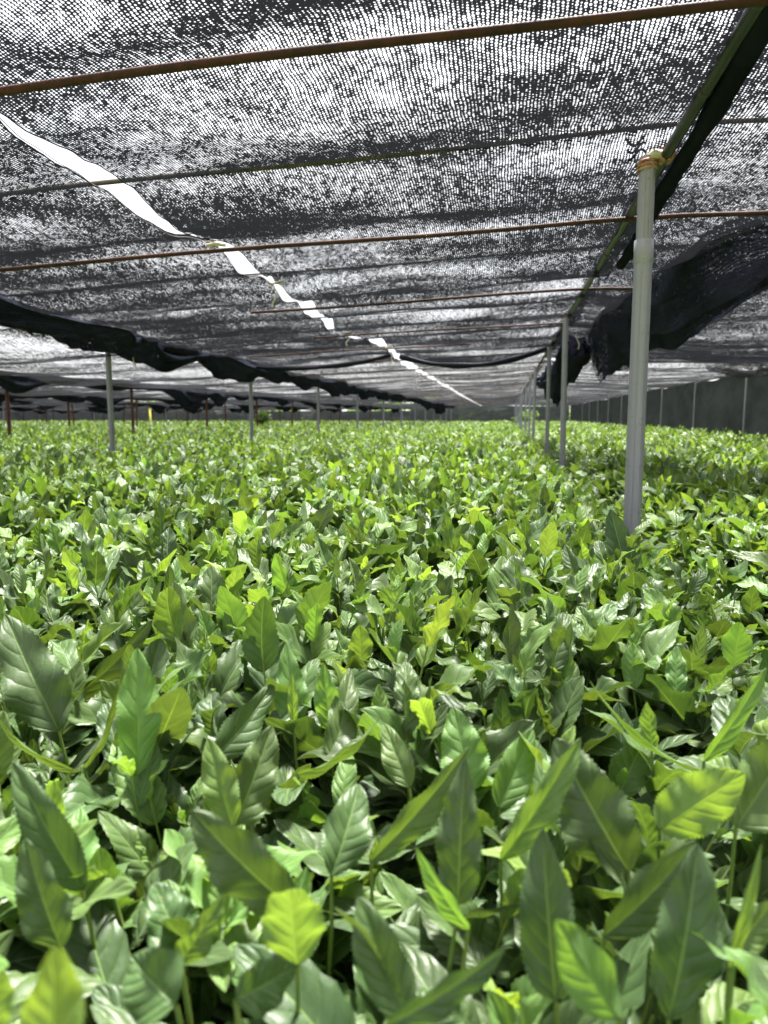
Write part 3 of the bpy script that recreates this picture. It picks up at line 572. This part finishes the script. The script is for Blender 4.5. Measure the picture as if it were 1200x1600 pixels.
# right-hand bay
def rb(X, Y, T):
    z = roofz(X) + .035 - .07*np.sin(pi*T)*(1+.5*wob(51, [(Y, .9)], 1)) - .03*np.abs(np.sin(pi*(Y-1.26)/1.25)) 
    z = z + .03*wob(52, [(X, 2.2), (Y, 3.2)], 3)*np.clip(T*4, 0, 1)
    return z
net_sheet('shade_net', one(.36), one(3.22), -.9, 8.6, .05, .05, rb, M['net'], 'near shade net of the right bay, reaching to the black side screen')
net_sheet('shade_net', one(.38), one(3.22), 8.5, 40, .1, .07, far_z(53, 1.0), M['net_far'], 'far part of the right bay roof net above the side screen')
# left-hand bays: slacker nets with wavy sags and narrow gaps between sheets
def left_z(seed, amp):
    def f(X, Y, T):
        sag = np.abs(np.sin(pi*(Y+.5*np.sin(X*.9+seed))/1.43))**.8
        z = roofz(X)+.02 - amp*.10*sag*np.clip(.7+.5*wob(seed, [(X, 1.1), (Y, .9)], 2), 0, 2) - amp*.05*np.sin(pi*T)*(.7+.5*wob(seed+1, [(Y, .7)], 1))
        return z + .02*wob(seed+2, [(X, 3), (Y, 3)], 2)
    return f
lefts = ['first roof net beyond the left line of grey posts', 'second roof net out to the left, beyond the first rusty posts', 'third roof net out to the left', 'fourth roof net out to the left', 'fifth roof net out to the left', 'sixth roof net out to the left', 'seventh roof net out to the left', 'last roof net at the far left screen']
BAYX = [-2.7, -5.62, -8.8, -11.9, -15.0, -18.1, -21.2, -24.3, -28.0]
for i in range(8):
    gap = .035
    x1, x0 = BAYX[i]+.10, BAYX[i+1]+gap
    dx = .06 if i < 2 else .14
    net_sheet('shade_net', (lambda x0, i: (lambda y: x0+.10*np.clip(np.sin(np.asarray(y, float)*1.7+i*2)-.55, 0, 1)))(x0, i), one(x1), [-.8, 1.0][i] if i < 2 else 4.0+i, 40, dx, dx, left_z(60+i*5, 1.0), M['net_left'], 'slack wavy ' + lefts[i], slots=i+1)

# rods and wires over the near bay: rusty rods under the net, wires on top of it
rods = [(1.26, -2.3, .395, .0078, 'thick rusty rod nearest the camera, crossing the top of the picture'),
        (2.52, -2.7, .80, .0075, 'long rusty rod behind the nearest grey post, its end poking out right'),
        (3.86, -1.35, .62, .0075, 'third rusty rod, ending behind the nearest grey post'),
        (5.16, -1.35, .39, .0065, 'fourth rusty rod, starting at the slit where the nets are tied'),
        (6.2, -2.2, -.30, .0065, 'fifth rusty rod, low above the dark swag at the end of the near net')]
for y, xa, xb, r, lab in rods:
    xs = np.linspace(xa, xb, 14); pts = np.stack([xs, y + .004*np.sin(xs*5+y) + .02*(xs+1), roofz(xs)-.010+.004*np.sin(xs*3+y*2)], -1)
    o = MB().tube(pts, r, 10).build('roof_rod', M['rust'], loc=(xa, y, float(roofz(np.array(xa))))); tag(o, lab, 'rod', 'rusty rods under the near net')
for i, y in enumerate([1.90, 3.15, 4.5, 5.75]):
    xs = np.linspace(-2.7, .6, 30); pts = np.stack([xs, y+.01*np.sin(xs*2+i), roofz(xs)+.034+.004*np.sin(xs*4+i)], -1)
    o = MB().tube(pts, .0065 if i == 0 else .0045, 6).build('roof_wire', M['dull'], loc=(-2.7, y, 1.65))
    tag(o, ['nearest dark wire showing through the near net', 'second dark wire over the near net', 'third dark wire over the near net', 'farthest dark wire over the near net'][i], 'wire', 'wires lying on the net')
FARY = np.arange(7.45, 34, 1.35)
for i, y in enumerate(FARY):
    xs = np.linspace(-2.7, .45, 8); pts = np.stack([xs, 0*xs+y, roofz(xs)-.012], -1)
    o = MB().tube(pts, .007, 6).build('roof_rod', M['rust'], loc=(-2.7, y, 1.65)); tag(o, 'thin brown cross rod under the far roof net between the post rows', 'rod', 'cross rods of the far roof')

# the long green pipe with its joints, and the beams of the other rows
gp = empty('green_pipe', (PIPEX, 0, 1.79)); tag(gp, 'dark green pipe running along the post tops to the vanishing point', 'pipe')
ys = np.linspace(-.6, 36, 60); pts = np.stack([0*ys, ys, -.004*np.abs(np.sin(ys*1.1))], -1)
MB().tube(pts, .0135, 14).build('pipe_run', M['green_pipe'], gp)
for y in (1.30, 1.62, 2.02, 3.1, 4.2, 5.4, 6.6, 8.2):
    MB().tube([(0, y-.014, -.002), (0, y-.006, -.002), (0, y+.006, -.002), (0, y+.014, -.002)], [.0140, .0158, .0158, .0140], 14).build('joint', M['green_pipe'], gp)
for i, x in enumerate(BAYX[:-1] + [3.2]):
    ys = np.linspace(-.5 if x > 0 else 2.0, 40, 30)
    pts = np.stack([0*ys+x, ys, 0*ys+float(roofz(np.array(x)))+.0], -1)
    o = MB().tube(pts, .016, 8).build('roof_beam', M['dull'], loc=(x, 2, 1.65))
    tag(o, ['steel beam along the left line of grey posts', 'steel beam over the first line of rusty posts', 'steel beam over the second line of rusty posts', 'third beam out to the left', 'fourth beam out to the left', 'fifth beam out to the left', 'sixth beam out to the left', 'seventh beam out to the left', 'beam along the top of the right side screen'][i] , 'beam', 'beams along the post rows')

# ------------------------------------------------------------------ posts
def ordinal(i): return ['nearest', 'second', 'third', 'fourth', 'fifth', 'sixth', 'seventh', 'eighth', 'ninth', 'tenth', 'eleventh', 'twelfth', 'thirteenth', 'fourteenth'][i]
def post(x, y, top, r, mat, lab, group, near=False, lean=(0, 0), tape=None, sleeve=False, name='post'):
    e = empty(name, (x, y, 0)); tag(e, lab, 'post', group)
    zs = np.linspace(-.05, top, 6); pts = np.stack([lean[0]*(1-zs/top), lean[1]*(1-zs/top), zs], -1)
    if sleeve:
        zc = 1.56
        zs = np.linspace(-.05, zc, 6); pts = np.stack([lean[0]*(1-zs/top), 0*zs, zs], -1)
        MB().tube(pts, r*1.10, 12, phase=.2).build('tube', mat, e)
        zs = np.linspace(zc, top, 4); pts = np.stack([lean[0]*(1-zs/top), 0*zs, zs], -1)
        MB().tube(pts, r*.98, 12, phase=.2).build('inner_tube', mat, e)
        c = lean[0]*(1-zc/top)
        MB().tube([(c, 0, zc-.03), (c, 0, zc-.028), (c, 0, zc+.028), (c, 0, zc+.030)], [r*1.1, r*1.17, r*1.17, r*1.0], 12, phase=.2).build('collar', mat, e)
        # two raised seams down the face of the tube
        for a in (-1.9, -1.2):
            px, py = cos(a)*r*1.08, sin(a)*r*1.08
            MB().tube([(px+lean[0], py, 0), (px+lean[0]*.5, py, top/2), (px, py*.97, top-.01)], .0022, 6).build('seam', mat, e)
    else:
        MB().tube(pts, r, 10).build('tube', mat, e)
    if tape is not None:
        mb = MB(); zt = top
        for q in range(3 if near else 1):
            th = np.linspace(0, 2*pi, 14); rr = r*.95
            if near:      # tape wound round the pipe beside the post head, and round the post head itself
                cx = PIPEX-x; mb.tube(np.stack([cx+.0175*np.cos(th), .010*q-.012+.003*np.sin(th), zt+.004+.0175*np.sin(th)], -1), .0060, 6, False)
                mb.tube(np.stack([(r+.001)*np.cos(th), (r+.001)*np.sin(th), zt-.010-.009*q+.003*np.cos(th)], -1), .0042, 6, False)
            else: mb.tube(np.stack([rr*np.cos(th), .002*np.sin(th), zt+.008+(rr+.006)*np.sin(th)*.9], -1), .008, 6, False)
        mb.build('binding', tape, e)
        if near:
            MB().box((.028, .0, zt+.002), (.060, .034, .018), .5).build('clamp', M['cream'], e)
            mb = MB(); th = np.linspace(0, 1, 8)
            for s in (0, 1, 2):
                mb.tube(np.stack([-.045*th-.004*s, .01+.0*th, zt+.012+.016*s+.012*np.sin(th*5+s)], -1), .0035, 5, False)
            mb.build('rag', M['net_roll'], e)
    return e
YS_R = [2.21, 4.93, 7.0, 9.8, 12.4, 15.5, 18.2, 21, 24, 27, 30, 33, 36]
for i, y in enumerate(YS_R):
    lab = 'thick ribbed grey post in front on the right, topped by an orange and cream binding' if i == 0 else (f'{ordinal(i)} grey post from the front in the line under the green pipe' if i < 7 else 'small distant grey post at the far end of the green pipe line')
    g = 'grey posts under the green pipe' 
    if i == 0: post(.328, 2.0, 1.785, .0205, M['post'], lab, g, True, tape=M['orange'], sleeve=True)
    else: post(.352+.012*((i*7) % 3-1), y, 1.775, .0185, M['post'], lab, g, False, (.01*((i*5) % 3-1), 0), [M['cream'], M['orange'], M['string']][i % 3])
for i in range(12):
    y = 4.77+2.86*i
    post(-2.7, y, 1.655, .0195, M['post'], f'{ordinal(i)} grey post from the front in the left line below the dark swag' if i < 8 else 'small distant grey post at the far end of the left line', 'grey posts of the left line', lean=(.0, 0))
rl = ['first', 'second', 'third', 'fourth', 'fifth', 'sixth', 'seventh']
for b, x in enumerate(BAYX[1:8]):
    n = 0
    for i in range(14):
        y = 7.70 + 2.85*i + (b % 2)*.6 - (.1 if b else 0)
        if y > 39: continue
        px, py, dz = proj((x, y, 1.2))
        if dz < 1 or px < -120 or px > 800: continue
        n += 1
        mat, c = (M['rustpost'], 'rusty brown') if (b < 2 or i % 3) else (M['post'], 'thin grey')
        if b < 2: lab = f'{ordinal(n-1)} {c} post seen from the left in the {rl[b]} line of rusty posts'
        else: lab = f'{c} post far away in the lines of posts at the left back'
        post(x, y, float(roofz(np.array(x)))+.0, .022 if c[0] == 'r' else .017, mat, lab, 'rusty posts in the left bays' if b < 2 else 'far posts in the left bays', lean=(.05*sin(i*3+b), 0))
for i in range(10):
    y = 8.0+2.78*i
    post(3.17, y, 1.745, .013, M['post'], f'{ordinal(i)} thin grey post from the front against the right side screen' if i < 6 else 'thin distant grey post against the right side screen', 'thin posts along the side screen')

# ------------------------------------------------------------------ side and back screens
def screen(name, a, b, z0, z1, lab, seed, mat=None, wave=.05):
    a = np.array(a, float); b = np.array(b, float); L = np.linalg.norm(b-a); n = int(L/.12); t = np.linspace(0, 1, n); zz = np.linspace(0, 1, 14)
    T, Zt = np.meshgrid(t, zz, indexing='ij'); nrm = np.array([-(b-a)[1], (b-a)[0]])/L
    s = T*L; top = z1 + .02*wob(seed+3, [(s, 2)], 2)
    o_ = wave*(1-Zt*.6)*wob(seed, [(s, 2.2), (Zt, 2.5)], 3)
    V = np.stack([a[0]+(b-a)[0]*T+nrm[0]*o_, a[1]+(b-a)[1]*T+nrm[1]*o_, z0+(top-z0)*Zt], -1).reshape(-1, 3)
    uv = np.stack([s, Zt*(z1-z0)], -1).reshape(-1, 2)
    o = link(name, mesh_np(name, V, grid_quads(n, 14), mat or M['net_wall'], uv)); tag(o, lab, 'screen', 'black screens round the field'); return o
screen('side_screen', (3.24, -.5), (3.24, 40.3), .1, 1.755, 'black mesh screen hanging along the right side of the field', 71, wave=.06)
screen('back_screen', (-28.3, 40.2), (-14, 40.2), .1, 1.62, 'black mesh screen across the back left of the field', 72)
screen('back_screen', (-14, 40.25), (-5.2, 40.25), .1, 1.50, 'lower grey back screen with a yellow-green strip of outdoors showing over it', 73)
screen('back_screen', (-5.2, 40.2), (3.2, 40.2), .1, 1.74, 'black back screen at the end of the green pipe line', 74)
screen('left_screen', (-28.3, 8), (-28.3, 40.2), .1, 1.60, 'black mesh screen along the far left edge of the field', 75)

# ------------------------------------------------------------------ gathered nets: swags and rolls
def swag(name, path, wdt, drop, lab, seed, mat=None, nst=None, group='gathered nets hanging from the roof'):
    """path (k,3) of the tied line; a folded cloth hangs below it, drop/wdt per station"""
    path = np.asarray(path, float); L = np.concatenate([[0], np.cumsum(np.linalg.norm(np.diff(path, axis=0), axis=1))]); n = nst or int(L[-1]/.03); s = np.linspace(0, L[-1], n)
    P = np.stack([np.interp(s, L, path[:, j]) for j in range(3)], -1); wd = np.interp(s, L, wdt); dr = np.interp(s, L, drop)
    T = np.gradient(P, axis=0); T[:, 2] = 0; T /= np.linalg.norm(T, axis=1)[:, None]; A = np.stack([-T[:, 1], T[:, 0], 0*T[:, 0]], -1)
    K = 26; t = np.linspace(0, 2*pi, K); tt, ss = np.meshgrid(t, s, indexing='xy')
    # closed lumpy loop: flat along the top, hanging below, with lengthwise folds
    x = .5*wd[:, None]*np.cos(tt)*(1+.18*wob(seed, [(ss, 5), (tt, 3)], 2)); z = -dr[:, None]*(.5-.5*np.sin(tt))*(1+.16*wob(seed+1, [(ss, 4), (tt, 2)], 3))
    f = .24*np.minimum(dr, wd)[:, None]*wob(seed+2, [(ss, 2.2), (tt, 8)], 2); x = x+f*np.cos(tt); z = z+f*np.sin(tt)
    V = P[:, None, :] + x[..., None]*A[:, None, :] + z[..., None]*np.array([0, 0, 1.])
    uv = np.stack([tt*.09, ss], -1).reshape(-1, 2); V = V.reshape(-1, 3)
    o = link(name, mesh_np(name, V, grid_quads(n, K), mat or M['net_fold'], uv)); tag(o, lab, 'net bundle', group); return o
# along the left line of grey posts: scalloped, tied at intervals
def scal(y, seed, d0, dv):
    return d0 + dv*(.5+.5*wob(seed, [(y, 1.6)], 2))*(.45+.55*np.abs(np.sin(pi*(y-4.77)/1.43)))
ys = np.linspace(2.0, 19, 260)
swag('net_swag', np.stack([-2.62+.42*np.clip((5-ys)/3, 0, 1)+.04*np.sin(ys*1.3), ys, 0*ys+1.695], -1), .36+.12*np.sin(ys*1.9), np.where(ys < 4.3, .07, .03+.17*np.abs(np.sin(pi*(ys-4.77)/1.43))**.8*(.75+.25*np.sin(ys*2.9))), 'long dark swag of gathered net hung above the left line of grey posts', 82)
ys = np.linspace(19.2, 33, 120)
swag('net_swag', np.stack([-2.5+.05*np.sin(ys), ys, 0*ys+1.67], -1), .3+.1*np.sin(ys*1.2), .12+.28*np.clip(wob(83, [(ys, .9)], 2), 0, 1), 'dark ragged net bundle drooping low near the vanishing point', 84)
for b, x in enumerate(BAYX[1:8]):
    ys = np.linspace(3.0+b*1.3, 38, 300)
    swag('net_swag', np.stack([x+.15+.06*np.sin(ys*2), ys, 0*ys+float(roofz(np.array(x)))+.01], -1), .25+.15*wob(90+b, [(ys, 1.1)], 1), (.07 if b < 2 else .04)+.20*np.clip(.5+.8*wob(95+b, [(ys, 1.3)], 2), 0, 1.1)*np.abs(np.sin(pi*ys/1.45))**.6, f'dark scalloped net edge along the {rl[b]} line of posts beyond the left bay', 96+b, nst=420)
# right of the green pipe: rolled hem, then the big fold that hangs down behind the post
ys = np.linspace(.2, 3.3, 60)
o = MB().tube(np.stack([.39+.05*np.clip((ys-1.3)/1.4, 0, 1.3)+.004*np.sin(ys*5), ys, 1.782-.006*np.sin(ys*4)], -1), .0215+.002*np.sin(ys*9)+.0015*np.sin(ys*23), 14).build('net_roll', M['net_roll'], loc=(.42, .2, 1.78))
tag(o, 'black rolled net edge running just right of the green pipe', 'net roll')
def drape(name, path, wdt, drop, lab, seed, mat, K=60, pleat=.03):
    """loose cloth slung under the roof along a path: an open hammock with pleats and a ragged lower side"""
    path = np.asarray(path, float); L = np.concatenate([[0], np.cumsum(np.linalg.norm(np.diff(path, axis=0), axis=1))]); n = int(L[-1]/.02); s = np.linspace(0, L[-1], n)
    P = np.stack([np.interp(s, L, path[:, j]) for j in range(3)], -1); ker = np.ones(25)/25
    for j in range(3): P[:, j] = np.convolve(np.pad(P[:, j], 12, 'edge'), ker, 'valid')
    wd = np.interp(s, L, wdt); dr = np.interp(s, L, drop)
    T = np.gradient(P, axis=0); T[:, 2] = 0; T /= np.linalg.norm(T, axis=1)[:, None]; A = np.stack([-T[:, 1], T[:, 0], 0*T[:, 0]], -1)
    t = np.linspace(-1, 1, K); tt, ss = np.meshgrid(t, s, indexing='xy')
    x = .5*wd[:, None]*tt*(1+.10*wob(seed, [(ss, 4)], 2)) + .35*pleat*wob(seed+7, [(ss, 9), (tt, 7)], 2)
    env = (1-np.abs(tt)**2.2)
    z = -dr[:, None]*env*(1+.22*wob(seed+1, [(ss, 3.2), (tt, 1.2)], 2)) - pleat*(1+env)*np.abs(wob(seed+2, [(ss, 1.5), (tt, 9)], 2)) + pleat
    V = (P[:, None, :] + x[..., None]*A[:, None, :] + z[..., None]*np.array([0, 0, 1.])).reshape(-1, 3)
    o = link(name, mesh_np(name, V, grid_quads(n, K), mat, np.stack([x*1.3, ss], -1).reshape(-1, 2))); tag(o, lab, 'net bundle', 'gathered nets hanging from the roof'); return o
path = np.array([[1.9, 1.9, 1.80], [1.35, 2.35, 1.80], [1.02, 2.75, 1.80], [.90, 3.2, 1.80], [.82, 3.8, 1.80], [.77, 4.6, 1.80], [.72, 5.4, 1.80], [.68, 6.1, 1.77]])
drape('net_swag', path, np.array([.6, .55, .42, .38, .36, .34, .30, .16]), np.array([.10, .13, .16, .20, .25, .30, .32, .30]), 'big black fold of net hanging down behind the nearest grey post on the right', 111, M['net_drape'])
drape('net_swag', path+[.03, .10, .01], np.array([.8, .7, .55, .42, .36, .32, .26, .12]), np.array([.05, .07, .09, .12, .15, .20, .26, .34]), 'inner layer of the black net fold, lying inside the bigger fold on the right', 117, M['net_drape'])
ys = np.linspace(5.9, 12, 60)
swag('net_swag', np.stack([.52+.02*np.sin(ys*3), ys, 0*ys+1.76], -1), .16+.06*np.sin(ys*2.2), .14+.30*np.clip(np.sin((ys-6.2)*.75), 0, 1), 'black hanging net remnant behind the second and third posts of the pipe line', 113)
swag('net_swag', [[2.2, 8.4, 1.77], [2.6, 8.6, 1.76], [3.1, 8.7, 1.75]], [.5, .7, .6], [.10, .17, .15], 'grey sagging net pouch above the right side screen', 115, mat=M['net_far'])
# the rolled hem that ends the near nets: two catenaries
def caten(x0, x1, y, sag, r, lab, seed):
    xs = np.linspace(x0, x1, 40); t = (xs-x0)/(x1-x0)
    pts = np.stack([xs, y+.03*np.sin(t*7+seed), roofz(xs)+.0-sag*4*t*(1-t)], -1)
    o = MB().tube(pts, r*(1+.25*np.sin(t*17+seed)), 10).build('net_roll', M['net_roll'], loc=(x0, y, 1.7)); tag(o, lab, 'net roll')
caten(-1.02, .36, 7.05, .13, .024, 'sagging rolled hem across the bay where the near net ends, right of the slit', 1)
caten(-2.6, -1.08, 6.9, .08, .02, 'sagging rolled hem where the near net ends, left of the slit', 2)

# ties and strings
def string(pts, r, lab, mat=None):
    pts = np.asarray(pts, float); o = MB().tube(pts, r, 6).build('tie_string', mat or M['string'], loc=tuple(pts[0])); tag(o, lab, 'string', 'pale ties on the nets')
def dangling(x, y, z, L, lab, s=0):
    t = np.linspace(0, 1, 9); string(np.stack([x+.012*np.sin(t*5+s), y+0*t, z-L*t], -1), .0028 + .0006*y/3, lab)
dangling(-1.03, 3.25, 1.72, .085, 'pale string dangling from the slit below the second gap')
dangling(-1.12, 5.2, 1.71, .06, 'knotted pale tie where the slit closes at the fourth rod', 1)
dangling(-1.0, 6.5, 1.70, .08, 'curly pale string under the fifth rod', 2)
dangling(-1.08, 8.9, 1.69, .18, 'long pale string hanging below the far end of the slit', 3)
dangling(-2.6, 4.95, 1.63, .14, 'white string hanging beside the nearest grey post of the left line', 2)
dangling(.70, 5.6, 1.70, .12, 'white string beside the big black net fold', 1)
dangling(.47, 5.4, 1.73, .11, 'white loose tie end at the second post of the pipe line', 4)
dangling(2.65, 9.0, 1.70, .17, 'pale string hanging on the net pouch by the side screen', 1)
for i, (y, x) in enumerate([(2.5, -1.0), (3.24, -1.02), (5.14, -1.1), (6.28, -1.0)]):
    o = MB().tube([(x-.03, y-.004, float(roofz(np.array(x)))+.006), (x, y, float(roofz(np.array(x)))+.012), (x+.035, y+.006, float(roofz(np.array(x)))+.008)], .0065, 8).build('net_clip', M['cream'], loc=(x, y, 1.73))
    tag(o, ['white clip closing the slit at the second rod', 'small ring tie between the two long gaps of the slit', 'cream tie closing the slit at the fourth rod', 'small tie pinching the slit at the fifth rod'][i], 'clip', 'ties across the slit')

# ------------------------------------------------------------------ small things at the back
def leafy(name, x, y, z0, h, r, n, lab, cat, age=.55, L=.12, group=None, kind=None):
    e = empty(name, (x, y, 0)); tag(e, lab, cat, group, kind)
    mb = MB(); mb.tube([(0, 0, -.05), (.01, 0, (z0+h*.4)), (0, .01, z0+h*.8)], [.03, .022, .01], 8)
    for q in range(5): a = q*1.3; mb.tube([(0, 0, z0+h*.2+q*h*.1), (r*.7*cos(a), r*.7*sin(a), z0+h*.45+q*h*.1)], [.010, .004], 5)
    mb.build('trunk', M['bark'], e)
    a, c, q = rng.uniform(0, 2*pi, n), rng.uniform(-1, 1, n), rng.uniform(.25, 1, n)**.6
    cl = .75+.35*np.sin(a*3+c*4); P = np.stack([r*q*cl*np.cos(a)*np.sqrt(1-c*c), r*q*cl*np.sin(a)*np.sqrt(1-c*c), z0+h*.5+h*.5*q*c*cl], -1)
    D = rng.normal(0, 1, (n, 3)) + [0, 0, .3]; D /= np.linalg.norm(D, axis=1)[:, None]; N = rng.normal(0, 1, (n, 3)); N[:, 2] += 1
    V, Q, U, A, R = leaves(P, D, N, rng.uniform(.7, 1.2, n)*L, rng.uniform(.35, .5, n)*L, rng.uniform(0, 1, n), rng.uniform(.1, .5, n), rng.uniform(0, .2, n), np.clip(rng.normal(age, .15, n), 0, 1), leaf_template(4, 3))
    link('crown', mesh_np('crown', V, Q, M['leaf'], U, {'age': A, 'rnd': R}), e); return e
leafy('young_tree', -7.6, 22.5, .90, .45, .26, 420, 'leafy young tree rising above the tea beside the second left grey post', 'tree', .2)
leafy('tall_bush', .78, 31, .9, .55, .5, 500, 'yellow-green bush far away at the foot of the pipe line', 'bush', .75)
o = MB().box((-13.9, 27.5, .75), (.07, .07, 1.5), .3).box((-13.9, 27.5, 1.47), (.10, .10, .05), .3).build('gap_stand_in', M['yellow'], loc=(-13.9, 27.5, 0), smooth=False)  # yellow box added to stand for a light gap at the back
tag(o, 'small bright yellow stake in place of a light gap at the far left', 'upright')
for i in range(34):
    x = -52+i*2.6+rng.uniform(-.6, .6); y = 47+rng.uniform(0, 6)+(4 if i % 2 else 0)
    leafy('outside_bush', x, y, -.1, rng.uniform(1.8, 3.0), rng.uniform(1.4, 2.2), 420, 'sunlit yellow-green bush outside behind the back screen', 'bush', .6, .45, 'bushes outside the screens')
